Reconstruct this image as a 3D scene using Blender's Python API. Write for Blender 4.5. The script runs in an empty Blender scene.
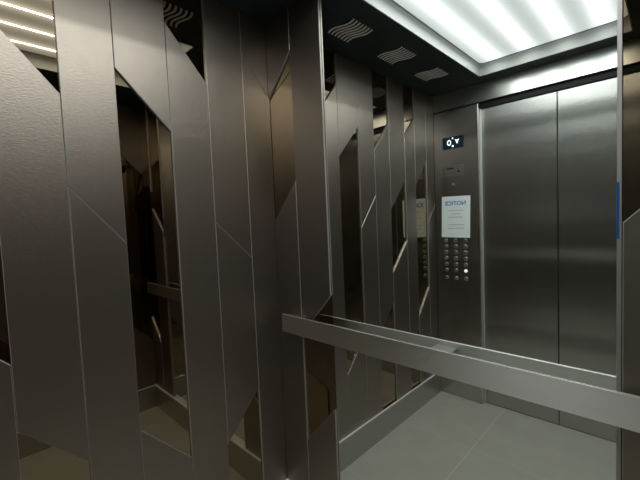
import bpy, bmesh, math, random
from mathutils import Vector, Matrix

random.seed(4)
S = bpy.context.scene
COL = S.collection

# ------------------------------------------------------------------ place
W, D, H = 1.525, 1.546, 2.25           # cabin width (x), depth (y = 0 .. -D), ceiling border height
BB = 0.161                             # baseboard height
TH = 0.009                             # thickness of the laminate panels

RX0, RX1, RY0, RY1 = 0.390, 1.137, -0.135, -1.414      # ceiling recess of the light

# ------------------------------------------------------------------ materials
def new_mat(name):
    m = bpy.data.materials.new(name); m.use_nodes = True
    nt = m.node_tree
    return m, nt, nt.nodes['Principled BSDF']

def simple(name, col, metal=0.0, rough=0.5, spec=0.5, emit=None, es=0.0):
    m, nt, b = new_mat(name)
    b.inputs['Base Color'].default_value = (*col, 1)
    b.inputs['Metallic'].default_value = metal
    b.inputs['Roughness'].default_value = rough
    b.inputs['Specular IOR Level'].default_value = spec
    if emit:
        b.inputs['Emission Color'].default_value = (*emit, 1)
        b.inputs['Emission Strength'].default_value = es
    return m

def noise(nt, scale_xyz, scale, detail=4, rot=(0, 0, 0), coord='Object'):
    tc = nt.nodes.new('ShaderNodeTexCoord')
    mp = nt.nodes.new('ShaderNodeMapping')
    mp.inputs['Scale'].default_value = scale_xyz
    mp.inputs['Rotation'].default_value = rot
    nz = nt.nodes.new('ShaderNodeTexNoise')
    nz.inputs['Scale'].default_value = scale
    nz.inputs['Detail'].default_value = detail
    nt.links.new(tc.outputs[coord], mp.inputs['Vector'])
    nt.links.new(mp.outputs['Vector'], nz.inputs['Vector'])
    return nz

def bump(nt, b, src, strength, dist):
    bp = nt.nodes.new('ShaderNodeBump')
    bp.inputs['Strength'].default_value = strength
    bp.inputs['Distance'].default_value = dist
    nt.links.new(src, bp.inputs['Height'])
    nt.links.new(bp.outputs['Normal'], b.inputs['Normal'])
    return bp

def ramp(nt, src, a, b_, lo, hi):
    r = nt.nodes.new('ShaderNodeMapRange')
    r.inputs['From Min'].default_value = a; r.inputs['From Max'].default_value = b_
    r.inputs['To Min'].default_value = lo; r.inputs['To Max'].default_value = hi
    nt.links.new(src, r.inputs['Value'])
    return r.outputs['Result']

def laminate():
    m, nt, b = new_mat('brown_laminate')
    n1 = noise(nt, (1, 1, 1), 22, 3)
    mix = nt.nodes.new('ShaderNodeMix'); mix.data_type = 'RGBA'
    mix.inputs['A'].default_value = (0.236, 0.202, 0.172, 1)
    mix.inputs['B'].default_value = (0.268, 0.230, 0.193, 1)
    nt.links.new(n1.outputs['Fac'], mix.inputs['Factor'])
    # satin metallic-effect laminate: a soft sheen over a nearly black body
    b.inputs['Base Color'].default_value = (0.020, 0.017, 0.015, 1)
    b.inputs['Roughness'].default_value = 0.5
    b.inputs['Specular IOR Level'].default_value = 0.2
    g = nt.nodes.new('ShaderNodeBsdfAnisotropic'); g.distribution = 'BECKMANN'
    g.inputs['Roughness'].default_value = 0.44
    nt.links.new(mix.outputs['Result'], g.inputs['Color'])
    ad = nt.nodes.new('ShaderNodeAddShader')
    nt.links.new(b.outputs[0], ad.inputs[0]); nt.links.new(g.outputs[0], ad.inputs[1])
    nt.links.new(ad.outputs[0], nt.nodes['Material Output'].inputs['Surface'])
    n2 = noise(nt, (1, 1, 2.4), 95, 3, rot=(0.7, 0, 0))
    bp = bump(nt, b, n2.outputs['Fac'], 0.32, 0.0012)
    nt.links.new(bp.outputs['Normal'], g.inputs['Normal'])
    return m

def steel(name, col, rough, grain='x', bumpy=0.05, wave=0.0, tint_var=0.015, haze=0.0, haze_rough=0.45, aniso=0.0, tang=0):
    m, nt, b = new_mat(name)
    sc = {'x': (1.5, 1, 260), 'z': (260, 260, 1.5), 'y': (260, 1.5, 260)}[grain]
    n = noise(nt, sc, 1.0, 4)
    mix = nt.nodes.new('ShaderNodeMix'); mix.data_type = 'RGBA'
    mix.inputs['A'].default_value = (*[c * (1 - tint_var) for c in col], 1)
    mix.inputs['B'].default_value = (*[min(1, c * (1 + tint_var)) for c in col], 1)
    nt.links.new(n.outputs['Fac'], mix.inputs['Factor'])
    nt.links.new(mix.outputs['Result'], b.inputs['Base Color'])
    b.inputs['Metallic'].default_value = 1.0
    nt.links.new(ramp(nt, n.outputs['Fac'], 0.3, 0.7, rough * 0.96, rough * 1.04), b.inputs['Roughness'])
    if aniso > 0:
        # brushed finish: highlights spread across the grain (along x)
        tg = nt.nodes.new('ShaderNodeCombineXYZ'); tg.inputs[tang].default_value = 1.0
        b.inputs['Anisotropic'].default_value = aniso
        nt.links.new(tg.outputs[0], b.inputs['Tangent'])
    if wave > 0:
        big = noise(nt, (1.0, 1.0, 2.0), 2.2, 1)
        add = nt.nodes.new('ShaderNodeMath'); add.operation = 'MULTIPLY_ADD'
        add.inputs[1].default_value = wave
        nt.links.new(big.outputs['Fac'], add.inputs[0])
        sm = nt.nodes.new('ShaderNodeMath'); sm.operation = 'MULTIPLY'; sm.inputs[1].default_value = bumpy
        nt.links.new(n.outputs['Fac'], sm.inputs[0])
        nt.links.new(sm.outputs[0], add.inputs[2])
        bump(nt, b, add.outputs[0], 1.0, 0.004)
    elif bumpy > 0:
        bump(nt, b, n.outputs['Fac'], bumpy, 0.0006)
    if haze > 0:
        # brushed finish: a broad second lobe over the sharper one
        g = nt.nodes.new('ShaderNodeBsdfAnisotropic')
        g.inputs['Roughness'].default_value = haze_rough
        nt.links.new(mix.outputs['Result'], g.inputs['Color'])
        ms = nt.nodes.new('ShaderNodeMixShader'); ms.inputs[0].default_value = haze
        nt.links.new(b.outputs[0], ms.inputs[1]); nt.links.new(g.outputs[0], ms.inputs[2])
        nt.links.new(ms.outputs[0], nt.nodes['Material Output'].inputs['Surface'])
    return m

def floor_tiles():
    m, nt, b = new_mat('grey_floor_tile')
    n1 = noise(nt, (1, 1, 1), 7, 5)
    n2 = noise(nt, (1, 1, 1), 90, 3)
    mix = nt.nodes.new('ShaderNodeMix'); mix.data_type = 'RGBA'
    mix.inputs['A'].default_value = (0.31, 0.308, 0.268, 1)
    mix.inputs['B'].default_value = (0.39, 0.387, 0.336, 1)
    nt.links.new(n1.outputs['Fac'], mix.inputs['Factor'])
    # pale grout joints between the tiles, 600 mm apart
    tc = nt.nodes.new('ShaderNodeTexCoord'); sx = nt.nodes.new('ShaderNodeSeparateXYZ')
    nt.links.new(tc.outputs['Object'], sx.inputs[0])
    def joint(out, off, pitch):
        a = nt.nodes.new('ShaderNodeMath'); a.operation = 'ADD'; a.inputs[1].default_value = off
        nt.links.new(out, a.inputs[0])
        mo = nt.nodes.new('ShaderNodeMath'); mo.operation = 'FLOORED_MODULO'; mo.inputs[1].default_value = pitch
        nt.links.new(a.outputs[0], mo.inputs[0])
        lt = nt.nodes.new('ShaderNodeMath'); lt.operation = 'LESS_THAN'; lt.inputs[1].default_value = 0.003
        nt.links.new(mo.outputs[0], lt.inputs[0])
        return lt.outputs[0]
    jx = joint(sx.outputs['X'], -0.4585 + 0.8, 0.8); jy = joint(sx.outputs['Y'], 1.0, 0.6)
    mx = nt.nodes.new('ShaderNodeMath'); mx.operation = 'MAXIMUM'
    jym = nt.nodes.new('ShaderNodeMath'); jym.operation = 'MULTIPLY'; jym.inputs[1].default_value = 0.55
    nt.links.new(jy, jym.inputs[0])
    nt.links.new(jx, mx.inputs[0]); nt.links.new(jym.outputs[0], mx.inputs[1])
    mix2 = nt.nodes.new('ShaderNodeMix'); mix2.data_type = 'RGBA'
    mix2.inputs['B'].default_value = (0.50, 0.49, 0.42, 1)
    nt.links.new(mx.outputs[0], mix2.inputs['Factor'])
    nt.links.new(mix.outputs['Result'], mix2.inputs['A'])
    nt.links.new(mix2.outputs['Result'], b.inputs['Base Color'])
    b.inputs['Roughness'].default_value = 0.42
    b.inputs['Specular IOR Level'].default_value = 0.4
    bump(nt, b, n2.outputs['Fac'], 0.06, 0.001)
    return m

STRIPES = (0.498, 0.675, 0.853, 1.030)
def diffuser_mat():
    # backlit panel: four LED lines shine brighter through the milky sheet
    m, nt, b = new_mat('lit_diffuser')
    tc = nt.nodes.new('ShaderNodeTexCoord'); sx = nt.nodes.new('ShaderNodeSeparateXYZ')
    nt.links.new(tc.outputs['Object'], sx.inputs[0])
    def math_(op, a, b_):
        n = nt.nodes.new('ShaderNodeMath'); n.operation = op
        for k, v in ((0, a), (1, b_)):
            if v is None: continue
            if isinstance(v, (int, float)): n.inputs[k].default_value = v
            else: nt.links.new(v, n.inputs[k])
        return n.outputs[0]
    prev = LIT_BASE
    # the LED lines stop short of the ends of the sheet
    yc = math_('ABSOLUTE', math_('SUBTRACT', sx.outputs['Y'], (RY0 + RY1) / 2), None)
    ends = ramp(nt, yc, (RY0 - RY1) / 2 - 0.11, (RY0 - RY1) / 2 - 0.05, 1.0, 0.0)
    for x in STRIPES:
        d = math_('SUBTRACT', sx.outputs['X'], x); q = math_('MULTIPLY', d, d)
        for sig, amp in LIT_LINES:
            ex = math_('EXPONENT', math_('MULTIPLY', q, -1 / (2 * sig ** 2)), None)
            if sig < 0.02: ex = math_('MULTIPLY', ex, ends)
            prev = math_('ADD', math_('MULTIPLY', ex, amp), prev)
    b.inputs['Base Color'].default_value = (0.75, 0.78, 0.77, 1)
    b.inputs['Roughness'].default_value = 0.5
    b.inputs['Emission Color'].default_value = (0.93, 1.0, 0.985, 1)
    nt.links.new(prev, b.inputs['Emission Strength'])
    return m

LIT_BASE = 0.54
LED_W = 3.15
LIT_LINES = ((0.036, 0.80), (0.018, 0.9))     # (spread, strength) of the glow over each LED line
M = {}
M['laminate'] = laminate()
M['edge'] = simple('pale_panel_edge', (0.38, 0.355, 0.32), 0.5, 0.4)
M['bronze'] = simple('bronze_mirror', (0.33, 0.265, 0.19), 1.0, 0.012)
M['mirror'] = simple('silver_mirror', (0.86, 0.88, 0.865), 1.0, 0.0)
M['door_steel'] = steel('door_steel', (0.50, 0.50, 0.478), 0.225, 'z', 0.0, 0.25, haze=0.08, haze_rough=0.4, aniso=1.0)
M['cop_steel'] = steel('operating_panel_steel', (0.52, 0.515, 0.49), 0.19, 'z', 0.0, haze=0.12, haze_rough=0.4, aniso=0.95)
M['transom_steel'] = steel('transom_steel', (0.74, 0.75, 0.72), 0.32, 'x', 0.0)
M['rail_steel'] = steel('rail_steel', (0.86, 0.85, 0.815), 0.33, 'x', 0.0, aniso=0.85, tang=2)
M['base_steel'] = simple('baseboard_steel', (0.50, 0.49, 0.46), 1.0, 0.3)
M['base_steel_x'] = M['base_steel']
M['bright_steel'] = simple('bright_trim_steel', (0.72, 0.71, 0.69), 1.0, 0.28)
M['border'] = simple('dark_ceiling_sheet', (0.022, 0.036, 0.041), 0.0, 0.28, 0.5)
M['black'] = simple('black_gap', (0.006, 0.006, 0.007), 0.0, 0.6, 0.3)
M['backing'] = simple('dark_wall_backing', (0.02, 0.019, 0.018), 0.0, 0.8)
M['white_frame'] = simple('white_light_frame', (0.45, 0.465, 0.45), 0.0, 0.5)
M['vent_silver'] = simple('vent_silver', (0.93, 0.92, 0.90), 0.0, 0.4)
M['paper'] = simple('notice_paper', (0.80, 0.87, 0.87), 0.0, 0.7, 0.3)
M['blue_ink'] = simple('blue_ink', (0.05, 0.17, 0.50), 0.0, 0.6)
M['grey_ink'] = simple('grey_ink', (0.33, 0.40, 0.45), 0.0, 0.6)
M['screen'] = simple('display_glass', (0.010, 0.026, 0.038), 0.0, 0.12)
M['screen_lit'] = simple('display_lit_white', (0.8, 0.9, 1), 0, 0.5, emit=(0.85, 0.95, 1.0), es=1.1)
M['button_steel'] = simple('button_steel', (0.62, 0.62, 0.61), 1.0, 0.38)
M['button_face'] = simple('button_face', (0.30, 0.297, 0.29), 1.0, 0.36)
M['button_lit'] = simple('button_lit', (0.9, 0.9, 0.88), 0, 0.4, emit=(1, 0.97, 0.93), es=0.75)
M['plate'] = simple('reader_plate', (0.50, 0.49, 0.46), 1.0, 0.3)
M['trim_metal'] = simple('mirror_trim_metal', (0.40, 0.375, 0.37), 0.8, 0.42)
M['rail_edge'] = simple('rail_edge_steel', (0.52, 0.51, 0.48), 1.0, 0.5)
M['bead'] = simple('pale_bead', (0.78, 0.77, 0.74), 0.3, 0.35)
M['jamb_steel'] = simple('jamb_steel', (0.70, 0.70, 0.68), 0.8, 0.42)
M['film'] = simple('blue_film', (0.016, 0.075, 0.24), 0.0, 0.25)
M['floor'] = floor_tiles()
M['lit'] = diffuser_mat()

# ------------------------------------------------------------------ mesh helpers
def obj(name, bm, mats, parent=None, smooth=False):
    me = bpy.data.meshes.new(name)
    bmesh.ops.recalc_face_normals(bm, faces=bm.faces)
    bm.to_mesh(me); bm.free()
    for m in (mats if isinstance(mats, (list, tuple)) else [mats]):
        me.materials.append(m)
    if smooth:
        for p in me.polygons: p.use_smooth = True
    o = bpy.data.objects.new(name, me); COL.objects.link(o)
    if parent is not None: o.parent = parent
    return o

def empty(name, loc=(0, 0, 0)):
    o = bpy.data.objects.new(name, None); COL.objects.link(o)
    o.empty_display_size = 0.05
    o.location = loc
    return o

def tag(o, label=None, cat=None, group=None, kind=None):
    if label: o['label'] = label
    if cat: o['category'] = cat
    if group: o['group'] = group
    if kind: o['kind'] = kind
    return o

def add_box(bm, a, b, bevel=0.0, seg=2, mi=0):
    a = Vector(a); b = Vector(b)
    lo = Vector((min(a[i], b[i]) for i in range(3))); hi = Vector((max(a[i], b[i]) for i in range(3)))
    r = bmesh.ops.create_cube(bm, size=1.0)
    for v in r['verts']:
        v.co = Vector(((hi[i] + lo[i]) / 2 + v.co[i] * (hi[i] - lo[i]) for i in range(3)))
    if bevel > 0:
        es = {e for v in r['verts'] for e in v.link_edges}
        n0 = set(bm.faces)
        bmesh.ops.bevel(bm, geom=list(es), offset=bevel, segments=seg, affect='EDGES', profile=0.5)
    else:
        for f in {f for v in r['verts'] for f in v.link_faces}: f.material_index = mi

def box(name, a, b, mat, parent=None, bevel=0.0, seg=2):
    bm = bmesh.new(); add_box(bm, a, b, bevel, seg)
    return obj(name, bm, mat, parent)

def add_cyl(bm, c, axis, r, h, n=24, r2=None, mi=0):
    res = bmesh.ops.create_cone(bm, cap_ends=True, segments=n, radius1=r, radius2=r if r2 is None else r2, depth=h)
    rot = Vector((0, 0, 1)).rotation_difference(Vector(axis)).to_matrix()
    for v in res['verts']: v.co = rot @ v.co + Vector(c)
    for f in {f for v in res['verts'] for f in v.link_faces}: f.material_index = mi

def inset(poly, d):
    """Offset a convex counter-clockwise 2D polygon inwards by d."""
    n = len(poly); out = []
    for i in range(n):
        p0, p1, p2 = (Vector(poly[(i - 1) % n]), Vector(poly[i]), Vector(poly[(i + 1) % n]))
        e1 = (p1 - p0).normalized(); e2 = (p2 - p1).normalized()
        n1 = Vector((-e1.y, e1.x)); n2 = Vector((-e2.y, e2.x))
        a = p1 + n1 * d; b = p1 + n2 * d
        cr = e1.x * e2.y - e1.y * e2.x
        if abs(cr) < 1e-6: out.append(a); continue
        t = ((b - a).x * e2.y - (b - a).y * e2.x) / cr
        out.append(a + e1 * t)
    return out

def ccw(poly):
    s = sum(poly[i][0] * poly[(i + 1) % len(poly)][1] - poly[(i + 1) % len(poly)][0] * poly[i][1] for i in range(len(poly)))
    return poly if s > 0 else poly[::-1]

# maps from wall coordinates (u along the wall, z up, h out of the wall into the cabin) to the cabin
LEFT = lambda u, z, h: Vector((h, -u, z))
RIGHT = lambda u, z, h: Vector((W - h, -u, z))
BACK = lambda u, z, h: Vector((u, -TH - h, z))

def panel(name, poly, frame, parent, gap=0.0007, cham=0.0014):
    """laminate board: face, chamfered pale edge band and sides"""
    poly = ccw(poly)
    o0 = inset(poly, gap); o1 = inset(poly, gap + cham)
    bm = bmesh.new()
    back = [bm.verts.new(frame(p.x, p.y, -TH + 0.0005)) for p in o0]
    side = [bm.verts.new(frame(p.x, p.y, -cham)) for p in o0]
    face = [bm.verts.new(frame(p.x, p.y, 0)) for p in o1]
    n = len(poly)
    f = bm.faces.new(face); f.material_index = 0
    bm.faces.new(back[::-1]).material_index = 0
    for i in range(n):
        j = (i + 1) % n
        bm.faces.new((side[i], side[j], face[j], face[i])).material_index = 1
        bm.faces.new((back[i], back[j], side[j], side[i])).material_index = 1
    return obj(name, bm, [M['laminate'], M['edge']], parent)

def strip_mirror(name, poly, frame, parent):
    poly = ccw(poly)
    bm = bmesh.new()
    a = [bm.verts.new(frame(p[0], p[1], -TH)) for p in poly]
    b = [bm.verts.new(frame(p[0], p[1], -TH - 0.004)) for p in poly]
    n = len(poly)
    bm.faces.new(a); bm.faces.new(b[::-1])
    for i in range(n): bm.faces.new((a[i], b[i], b[(i + 1) % n], a[(i + 1) % n]))
    return obj(name, bm, M['bronze'], parent)

def strips(frame, parent, spec):
    """spec: (u0, u1, [(z at u0, z at u1), ...cuts from the top down], 'PMP' kinds from the top down)"""
    for u0, u1, cuts, kinds in spec:
        tops = [(H, H)] + cuts; bots = cuts + [(BB, BB)]
        for k, (t, b) in zip(kinds, zip(tops, bots)):
            if k == 'P':
                panel('laminate_panel', [(u0, b[0]), (u1, b[1]), (u1, t[1]), (u0, t[0])], frame, parent)
            else:
                e = 0.0
                strip_mirror('mirror_strip', [(u0 + e, b[0] - 0.003), (u1 - e, b[1] - 0.003), (u1 - e, t[1] + 0.003 if t[1] < H else H), (u0 + e, t[0] + 0.003 if t[0] < H else H)], frame, parent)

SIDE = [
    (0.0005, 0.140, [(1.914, 2.082)], 'PP'),
    (0.140, 0.304, [(1.220, 1.380), (0.650, 0.472)], 'PPM'),
    (0.304, 0.457, [(1.910, 2.093)], 'MP'),
    (0.457, 0.630, [(1.707, 1.888), (0.497, 0.684)], 'PMP'),
    (0.630, 0.782, [(1.318, 1.505)], 'PP'),
    (0.782, 0.945, [(1.772, 1.965), (0.648, 0.822)], 'MPM'),
    (0.945, 1.130, [(1.418, 1.617), (1.010, 1.205)], 'PMP'),
    (1.130, 1.263, [(1.900, 2.046), (0.430, 0.580)], 'MPM'),
    (1.263, 1.425, [(1.580, 1.765), (0.655, 0.840)], 'PMP'),
    (1.425, 1.545, [(1.318, 1.452)], 'PP'),
]

# ------------------------------------------------------------------ the setting
fl = box('floor', (-0.05, 0.05, -0.06), (W + 0.05, -D - 0.12, 0), M['floor'])
tag(fl, 'grey square floor tiles with pale joints', kind='structure')

wl = box('wall_left', (-TH - 0.005, 0.05, 0), (-0.06, -D - 0.12, H + 0.15), M['backing'])
tag(wl, 'left wall of dark brown laminate strips and slanted bronze mirror strips', kind='structure')
strips(LEFT, wl, SIDE)

wr = box('wall_right', (W + TH + 0.005, 0.05, 0), (W + 0.06, -D - 0.12, H + 0.15), M['backing'])
tag(wr, 'right wall of dark brown laminate strips and slanted bronze mirror strips', kind='structure')
strips(RIGHT, wr, [(0.0005, 0.140, [(1.760, 1.900), (0.500, 0.640)], 'PMP')] + SIDE[1:])  # first strip, out of frame: mirror piece added to darken the left wall's reflections

wb = box('wall_back', (-0.06, 0.0075, 0), (W + 0.06, 0.05, H + 0.15), M['backing'])
tag(wb, 'back wall of dark laminate strips either side of the big mirror', kind='structure')
strips(BACK, wb, [
    (0.0005, 0.155, [(1.912, 2.074), (1.372, 1.543)], 'PMP'),
    (0.155, 0.3275, [(0.885, 1.070), (0.415, 0.612)], 'PMP'),
    (1.211, 1.372, [(1.336, 1.505)], 'MP'),
    (1.372, W - 0.0005, [(1.620, 1.780), (0.520, 0.690)], 'PMP'),  # out-of-frame strip with an added mirror piece, so reflections of this corner go black
])

wf = box('wall_front', (-0.06, -D - 0.10, 0), (W + 0.06, -D - 0.16, H + 0.15), M['black'])
tag(wf, kind='structure')

# ceiling: dark border sheet round a recess for the light
bm = bmesh.new()
add_box(bm, (-0.06, 0.05, H), (RX0, -D - 0.12, H + 0.012))
add_box(bm, (RX1, 0.05, H), (W + 0.06, -D - 0.12, H + 0.012))
add_box(bm, (RX0, 0.05, H), (RX1, RY0, H + 0.012))
add_box(bm, (RX0, RY1, H), (RX1, -D - 0.12, H + 0.012))
ce = obj('ceiling', bm, M['border'])
tag(ce, 'glossy dark ceiling border round the light panel', kind='structure')
box('ceiling_slab', (-0.06, 0.05, H + 0.13), (W + 0.06, -D - 0.16, H + 0.15), M['black'], ce)

# baseboards
bl = box('baseboard_left', (-0.004, 0.0, 0), (0.012, -D, BB), M['base_steel'], bevel=0.003)
br = box('baseboard_right', (W + 0.004, 0.0, 0), (W - 0.012, -D, BB), M['base_steel'], bevel=0.003)
bb = box('baseboard_back', (0.0125, 0.004, 0), (W - 0.0125, -0.021, BB), M['base_steel_x'], bevel=0.003)
for o, s in ((bl, 'left'), (br, 'right'), (bb, 'back')):
    tag(o, 'brushed steel baseboard along the foot of the %s wall' % s, kind='structure')

# pale bead along the top edge of each baseboard
for o, a, b in ((bl, (0.001, 0.0, BB - 0.0005), (0.0135, -D, BB + 0.0045)),
                (br, (W - 0.001, 0.0, BB - 0.0005), (W - 0.0135, -D, BB + 0.0045)),
                (bb, (0.014, -0.0005, BB - 0.0005), (W - 0.014, -0.0225, BB + 0.0045))):
    tag(box('top_bead', a, b, M['bead'], o, bevel=0.001), 'pale bead along the top edge')

# edge trims of the big mirror
t1 = box('trim_1', (1.2010, 0.004, BB + 0.001), (1.2098, -0.0040, H - 0.001), M['trim_metal'], bevel=0.0008)
tag(t1, 'narrow bright metal edge trim on the right side of the mirror', kind='structure')
f = box('protective_film', (1.2005, -0.0002, 1.300), (1.2056, -0.0046, 1.425), M['film'], t1)
tag(f, 'scrap of blue protective film')

# ------------------------------------------------------------------ doors and the front
DX0, DXM, DX1 = 0.329, 0.782, 1.235
DY = -D - 0.04
FY0 = -D - 0.001
d1 = box('door_1', (DX0 - 0.03, DY, 0.004), (DXM - 0.0018, DY - 0.03, 2.125), M['door_steel'], bevel=0.0022)
d2 = box('door_2', (DXM + 0.0018, DY, 0.004), (DX1 + 0.03, DY - 0.03, 2.125), M['door_steel'], bevel=0.0022)
tag(d1, 'brushed steel lift door leaf beside the button panel', kind='structure')
tag(d2, 'brushed steel lift door leaf on the far side from the button panel', kind='structure')
tr = box('trim_2', (0.001, -D, 2.128), (W - 0.001, -D - 0.06, H - 0.001), M['transom_steel'])
tag(tr, 'polished steel transom above the lift doors', kind='structure')
hd = box('trim_3', (DX0, -D - 0.022, 2.088), (DX1, -D - 0.036, 2.1275), M['black'])
tag(hd, 'black gap strip between transom and doors', kind='structure')
rt = box('trim_4', (DX1, -D, 0.001), (W - 0.001, -D - 0.06, 2.115), M['cop_steel'], bevel=0.001)
tag(rt, 'brushed steel front return beside the door', kind='structure')
bm = bmesh.new(); add_cyl(bm, (DX0 + 0.0045, DY + 0.0045, 1.045), (0, 0, 1), 0.0040, 2.084, 20)
add_box(bm, (DX0 - 0.0004, FY0, 0.001), (DX0 + 0.0012, DY, 2.087))
jb = obj('trim_6', bm, M['jamb_steel'])
tag(jb, 'slim steel jamb with rounded bead beside the door leaf', kind='structure')
sill = box('trim_5', (DX0 + 0.001, DY - 0.001, 0.0), (DX1 - 0.001, DY - 0.03, 0.003), M['backing'])
tag(sill, 'steel door sill', kind='structure')

# ------------------------------------------------------------------ big mirror
mi = box('wall_mirror', (0.3285, 0.0, BB + 0.001), (1.2008, 0.006, H - 0.001), M['mirror'])
tag(mi, 'large frameless mirror behind the handrail on the back wall, reflecting doors and ceiling light', 'mirror')

# ------------------------------------------------------------------ handrail
hr = empty('handrail', (0, 0, 0))
tag(hr, 'flat brushed steel handrail across the mirror on the back wall', 'handrail')
bm = bmesh.new()
add_box(bm, (0.070, -0.050, 0.891), (W - 0.070, -0.040, 0.968), bevel=0.0009, seg=2)
bm.normal_update()
for f_ in bm.faces:
    if abs(f_.normal.z) > 0.3: f_.material_index = 1  # ceiling reflection toned down by a darker colour on top and underside
obj('rail_bar', bm, [M['rail_steel'], M['rail_edge']], hr)
for x in (0.105, 0.780, W - 0.105):
    bm = bmesh.new()
    y1 = -0.0005 if 0.33 < x < 1.2 else -TH - 0.0003
    add_box(bm, (x - 0.032, -0.0405, 0.945), (x + 0.032, y1, 0.9535), bevel=0.001, seg=1)
    add_box(bm, (x - 0.032, y1 - 0.005, 0.905), (x + 0.032, y1, 0.953), bevel=0.001, seg=1)
    obj('bracket', bm, M['bright_steel'], hr)

# ------------------------------------------------------------------ ceiling light
cl = empty('ceiling_light', ((RX0 + RX1) / 2, (RY0 + RY1) / 2, H + 0.08))
tag(cl, 'recessed ceiling panel light with four bright stripes and pale frame', 'ceiling light')
def child_at_world(o): o.matrix_parent_inverse = Matrix.Translation(cl.location).inverted()
def rrect(x0, x1, y0, y1, r, n=6):
    pts = []
    for cx, cy, a0 in ((x1 - r, y1 - r, 0), (x0 + r, y1 - r, 90), (x0 + r, y0 + r, 180), (x1 - r, y0 + r, 270)):
        for k in range(n + 1):
            a = math.radians(a0 + 90 * k / n)
            pts.append((cx + r * math.cos(a), cy + r * math.sin(a)))
    return pts
bm = bmesh.new()
rings = []
for ins, r, z in ((0.0, 0.004, H - 0.003), (0.005, 0.006, H - 0.003), (0.006, 0.012, H), (0.008, 0.022, H + 0.045), (0.011, 0.03, H + 0.064), (0.018, 0.035, H + 0.070)):
    rings.append([bm.verts.new((x, y, z)) for x, y in rrect(RX0 + ins - 0.004, RX1 - ins + 0.004, RY1 + ins - 0.004, RY0 - ins + 0.004, r)])
n = len(rings[0])
for a, b in zip(rings, rings[1:]):
    for i in range(n): bm.faces.new((a[i], a[(i + 1) % n], b[(i + 1) % n], b[i]))
fr = obj('frame', bm, M['white_frame'], cl); child_at_world(fr)
bm = bmesh.new()
add_box(bm, (RX0 + 0.012, RY0 - 0.012, H + 0.069), (RX1 - 0.012, RY1 + 0.012, H + 0.075))
df = obj('diffuser', bm, M['lit'], cl); child_at_world(df)

# the LED lines themselves: lensed strips that throw most of their light downwards
for x in STRIPES:
    ld = bpy.data.lights.new('led_line', 'AREA'); ld.shape = 'RECTANGLE'
    ld.size = 0.010; ld.size_y = 1.14; ld.energy = LED_W; ld.color = (0.95, 1.0, 0.985)
    ld.spread = math.radians(160)
    lo = bpy.data.objects.new('led_line', ld); COL.objects.link(lo)
    lo.parent = cl; lo.location = (x - cl.location.x, 0, -0.013)

# ------------------------------------------------------------------ ceiling vents
def make_vent(loc):
    v = empty('ceiling_vent', loc)
    bm = bmesh.new(); add_box(bm, (-0.074, -0.078, -0.0012), (0.074, 0.078, -0.0002))
    obj('backing', bm, M['black'], v)
    bm = bmesh.new()
    ns, seg = 7, 20
    for k in range(ns):
        yc = -0.068 + 0.136 * k / (ns - 1)
        rows = []
        for s in range(seg + 1):
            x = -0.077 + 0.154 * s / seg
            dy = 0.0095 * math.sin(2 * math.pi * s / seg)
            rows.append([bm.verts.new((x, yc + dy + q * 0.0052, z)) for q, z in ((-1, -0.0011), (-0.8, -0.0035), (0.8, -0.0035), (1, -0.0011))])
        for a, b in zip(rows, rows[1:]):
            for i in range(4): bm.faces.new((a[i], a[(i + 1) % 4], b[(i + 1) % 4], b[i]))
        bm.faces.new(rows[0]); bm.faces.new(rows[-1][::-1])
    obj('grille', bm, M['vent_silver'], v)
    return v
def dup(root, loc):
    r = root.copy(); COL.objects.link(r); r.location = loc
    for ch in root.children:
        c = ch.copy(); COL.objects.link(c); c.parent = r
    return r
v0 = make_vent((0.198, -0.342, H))
VL = ['wavy silver ceiling vent nearest the back mirror',
      'wavy silver ceiling vent in the middle of the row above the left wall',
      'wavy silver ceiling vent nearest the lift doors']
for i, t in enumerate((0.342, 0.738, 1.137)):
    v = v0 if i == 0 else dup(v0, (0.200, -t, H))
    tag(v, VL[i], 'vent', 'wavy vents in the dark ceiling border')

# ------------------------------------------------------------------ car operating panel (on the front wall, read from inside the cabin)
FY = -D                                # face of the panel, looking towards +y
cop = empty('operating_panel', (0.165, FY - 0.02, 0.0))
tag(cop, 'tall brushed steel lift button panel with floor display beside the doors', 'button panel')
def under(o, parent_empty):
    o.matrix_parent_inverse = Matrix.Translation(parent_empty.location).inverted(); return o
bm = bmesh.new(); add_box(bm, (0.0008, FY, 0.001), (DX0 - 0.001, FY - 0.06, 2.118), bevel=0.0012)
under(obj('faceplate', bm, M['cop_steel'], cop), cop)
bm = bmesh.new(); add_cyl(bm, (DX0 - 0.004, FY - 0.0012, 1.0595), (0, 0, 1), 0.0040, 2.116, 20)
under(obj('edge_strip', bm, M['bright_steel'], cop, smooth=False), cop)
bm = bmesh.new(); add_box(bm, (0.070, FY + 0.004, 1.844), (0.225, FY - 0.001, 1.929), bevel=0.001)
disp = under(obj('display', bm, M['screen'], cop), cop)
tag(disp, 'dark floor display with white 0 and down arrow')

def text(name, body, size, centre, mat, parent, depth=0.0006, y=FY, bold=0.0):
    cu = bpy.data.curves.new(name, 'FONT'); cu.body = body; cu.size = size
    cu.align_x = 'CENTER'; cu.align_y = 'CENTER'; cu.extrude = depth; cu.offset = bold
    tmp = bpy.data.objects.new('tmp_text', cu)
    COL.objects.link(tmp)
    bpy.context.view_layer.update()
    me = bpy.data.meshes.new_from_object(tmp.evaluated_get(bpy.context.evaluated_depsgraph_get()))
    bpy.data.objects.remove(tmp)
    # text stands upright facing +y: its reading direction runs towards -x
    mw = Matrix.Translation((centre[0], y, centre[1])) @ Matrix.Rotation(math.pi, 4, 'Z') @ Matrix.Rotation(math.pi / 2, 4, 'X')
    me.transform(mw)
    me.materials.clear(); me.materials.append(mat)
    o = bpy.data.objects.new(name, me); COL.objects.link(o)
    o.parent = parent
    return o

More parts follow.
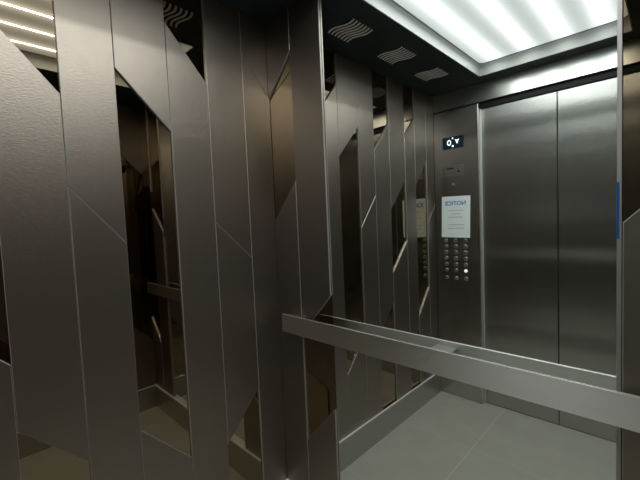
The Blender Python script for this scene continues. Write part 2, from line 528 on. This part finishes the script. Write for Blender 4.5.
# white 0 (ring), down arrow and the two dots; in the mirror the 0 stands left of the arrow
bm = bmesh.new()
def ring(bm, cx, cz, rx, rz, w, y0, y1, n=24):
    R_ = []
    for k in range(n):
        a = 2 * math.pi * k / n; c, s = math.cos(a), math.sin(a)
        R_.append([bm.verts.new((cx + (rx - d) * c, y, cz + (rz - d) * s)) for d, y in ((0, y0), (0, y1), (w, y1), (w, y0))])
    for k in range(n):
        a, b = R_[k], R_[(k + 1) % n]
        for i in range(4): bm.faces.new((a[i], a[(i + 1) % 4], b[(i + 1) % 4], b[i]))
ring(bm, 0.120, 1.888, 0.0155, 0.021, 0.0075, FY + 0.0035, FY + 0.0046)
def prism(bm, pts, y0, y1):
    a = [bm.verts.new((x, y0, z)) for x, z in pts]; b = [bm.verts.new((x, y1, z)) for x, z in pts]
    bm.faces.new(a); bm.faces.new(b[::-1])
    for i in range(len(pts)): bm.faces.new((a[i], b[i], b[(i + 1) % len(pts)], a[(i + 1) % len(pts)]))
prism(bm, [(0.163, 1.908), (0.179, 1.901), (0.195, 1.908), (0.186, 1.888), (0.179, 1.872), (0.172, 1.888)], FY + 0.0035, FY + 0.0046)
for z, r in ((1.917, 0.006), (1.861, 0.0075)):
    add_cyl(bm, (0.147, FY + 0.0042, z), (0, 1, 0), r, 0.0012, 16)
sym = obj('lit_symbols', bm, M['screen_lit'], disp)
sym.matrix_parent_inverse = (Matrix.Translation(cop.location) @ disp.matrix_parent_inverse).inverted()

# reader plate with slots
bm = bmesh.new(); add_box(bm, (0.076, FY + 0.002, 1.648), (0.217, FY - 0.001, 1.722), bevel=0.001)
rp = under(obj('intercom_plate', bm, M['plate'], cop), cop)
bm = bmesh.new()
add_box(bm, (0.095, FY + 0.0026, 1.697), (0.149, FY + 0.0015, 1.706))
add_cyl(bm, (0.184, FY + 0.002, 1.678), (0, 1, 0), 0.0075, 0.0014, 14)
for k in range(6):
    for j in range(2):
        add_cyl(bm, (0.085 + 0.014 * k, FY + 0.002, 1.662 + 0.012 * j), (0, 1, 0), 0.0026, 0.0012, 8)
o = obj('speaker_slots', bm, M['black'], rp)
o.matrix_parent_inverse = (Matrix.Translation(cop.location) @ rp.matrix_parent_inverse).inverted()
# key switch
bm = bmesh.new(); add_cyl(bm, (0.144, FY + 0.003, 1.586), (0, 1, 0), 0.0095, 0.008, 24)
add_cyl(bm, (0.144, FY + 0.0075, 1.586), (0, 1, 0), 0.0065, 0.003, 20, r2=0.0055)
under(obj('key_switch', bm, M['button_steel'], cop), cop)

# push buttons: three columns, seven rows
bmr = bmesh.new()
R_ = []
n = 24
for k in range(n):
    a = 2 * math.pi * k / n
    R_.append([bmr.verts.new((r * math.cos(a), y, r * math.sin(a))) for r, y in ((0.0145, -0.0008), (0.0140, 0.0035), (0.0118, 0.0040), (0.0110, -0.0008))])
for k in range(n):
    a, b = R_[k], R_[(k + 1) % n]
    for i in range(4): bmr.faces.new((a[i], a[(i + 1) % 4], b[(i + 1) % 4], b[i]))
bmf = bmesh.new()
prof = [(0.0106, -0.0008), (0.0106, 0.0045), (0.0095, 0.0060), (0.006, 0.0072), (0.0, 0.0076)]
prev = None
for r, y in prof:
    cur = [bmf.verts.new((r * math.cos(2 * math.pi * k / n), y, r * math.sin(2 * math.pi * k / n))) for k in range(n)] if r > 0 else [bmf.verts.new((0, y, 0))]
    if prev:
        for k in range(n):
            if len(cur) == 1: bmf.faces.new((prev[k], prev[(k + 1) % n], cur[0]))
            else: bmf.faces.new((prev[k], prev[(k + 1) % n], cur[(k + 1) % n], cur[k]))
    prev = cur
b0 = obj('button', bmf, M['button_face'], cop, smooth=True)
r0 = obj('button_ring', bmr, M['button_steel'], b0, smooth=True)
first = True
litmesh = b0.data.copy(); litmesh.materials.clear(); litmesh.materials.append(M['button_lit'])
for z in (1.177, 1.135, 1.091, 1.046, 1.001, 0.957, 0.900):
    for x in (0.079, 0.152, 0.223):
        if first: b, first = b0, False
        else:
            b = b0.copy(); COL.objects.link(b); b.parent = cop
            r = r0.copy(); COL.objects.link(r); r.parent = b
        b.location = Vector((x, FY, z)) - cop.location
        if x > 0.2 and z == 0.957:
            b.data = litmesh; b['label'] = 'lit white button'

# ------------------------------------------------------------------ paper notice taped over the upper buttons
nb = empty('paper_notice', (0.157, FY + 0.009, 1.20))
tag(nb, 'white paper notice with blue heading taped above the lift buttons', 'notice')
bm = bmesh.new()
# slightly bowed sheet, a touch out of true
nx, nz = 8, 12
tilt = -0.018
grid = []
for i in range(nx + 1):
    col_ = []
    for j in range(nz + 1):
        u = -0.105 + 0.21 * i / nx; w = 0.30 * j / nz
        x = u + tilt * -(w - 0.15); z = w + tilt * u
        y = -0.0005 - 0.0065 * (w / 0.30) + 0.0012 * math.cos(u / 0.105 * 1.57)
        col_.append((bm.verts.new((x, y, z)), bm.verts.new((x, y - 0.0004, z))))
    grid.append(col_)
for i in range(nx):
    for j in range(nz):
        a, b, c, d = grid[i][j], grid[i + 1][j], grid[i + 1][j + 1], grid[i][j + 1]
        bm.faces.new((a[0], b[0], c[0], d[0])); bm.faces.new((d[1], c[1], b[1], a[1]))
for seq in ([(i, 0) for i in range(nx + 1)], [(i, nz) for i in range(nx + 1)], [(0, j) for j in range(nz + 1)], [(nx, j) for j in range(nz + 1)]):
    for (i, j), (k, l) in zip(seq, seq[1:]):
        bm.faces.new((grid[i][j][0], grid[k][l][0], grid[k][l][1], grid[i][j][1]))
obj('sheet', bm, M['paper'], nb)
def on_sheet(o, w):
    o.location = (0, 0, 0)
    return o
t = text('heading', 'NOTICE', 0.043, (0, 0.248), M['blue_ink'], nb, 0.0004, y=-0.0040, bold=0.0006)
# lines too small to read: thin strokes of print
for z, x0, x1 in ((0.197, -0.055, 0.048), (0.171, -0.036, 0.038), (0.148, -0.052, 0.056), (0.093, -0.060, 0.063), (0.067, -0.060, 0.058)):
    bm = bmesh.new()
    x = x0
    y = -0.0005 - 0.0065 * (z / 0.30) + 0.0014
    while x < x1:
        wd = random.uniform(0.008, 0.018)
        add_box(bm, (-x, y, z - 0.0028), (-min(x + wd, x1), y - 0.0012, z + 0.0028))
        x += wd + 0.004
    obj('print_line', bm, M['grey_ink'], nb)

# ------------------------------------------------------------------ world, camera, view
w = bpy.data.worlds.new('World'); S.world = w; w.use_nodes = True
w.node_tree.nodes['Background'].inputs['Color'].default_value = (0.01, 0.01, 0.01, 1)
w.node_tree.nodes['Background'].inputs['Strength'].default_value = 0.2

F, YAW, PITCH, ROLL = 361.76, -0.7743, -0.0555, -0.0428
fwd = Vector((math.sin(YAW) * math.cos(PITCH), math.cos(YAW) * math.cos(PITCH), math.sin(PITCH)))
r = Vector((math.cos(YAW), -math.sin(YAW), 0)); u = r.cross(fwd)
c, s = math.cos(ROLL), math.sin(ROLL)
rx = c * r + s * u; ux = -s * r + c * u
cd = bpy.data.cameras.new('camera'); cam = bpy.data.objects.new('camera', cd); COL.objects.link(cam)
cd.sensor_width = 36.0; cd.lens = F / 640 * 36.0; cd.clip_start = 0.01
mw = Matrix((rx, ux, -fwd)).transposed().to_4x4(); mw.translation = (1.2904, -1.0386, 1.3702)
cam.matrix_world = mw
S.camera = cam

S.view_settings.view_transform = 'Standard'; S.view_settings.look = 'None'
S.view_settings.gamma = 1.0; S.view_settings.use_curve_mapping = False
S.view_settings.exposure = 0.0
cy = S.cycles
cy.max_bounces = 18; cy.glossy_bounces = 14; cy.diffuse_bounces = 4; cy.transmission_bounces = 4
cy.use_denoising = True
cy.caustics_reflective = True
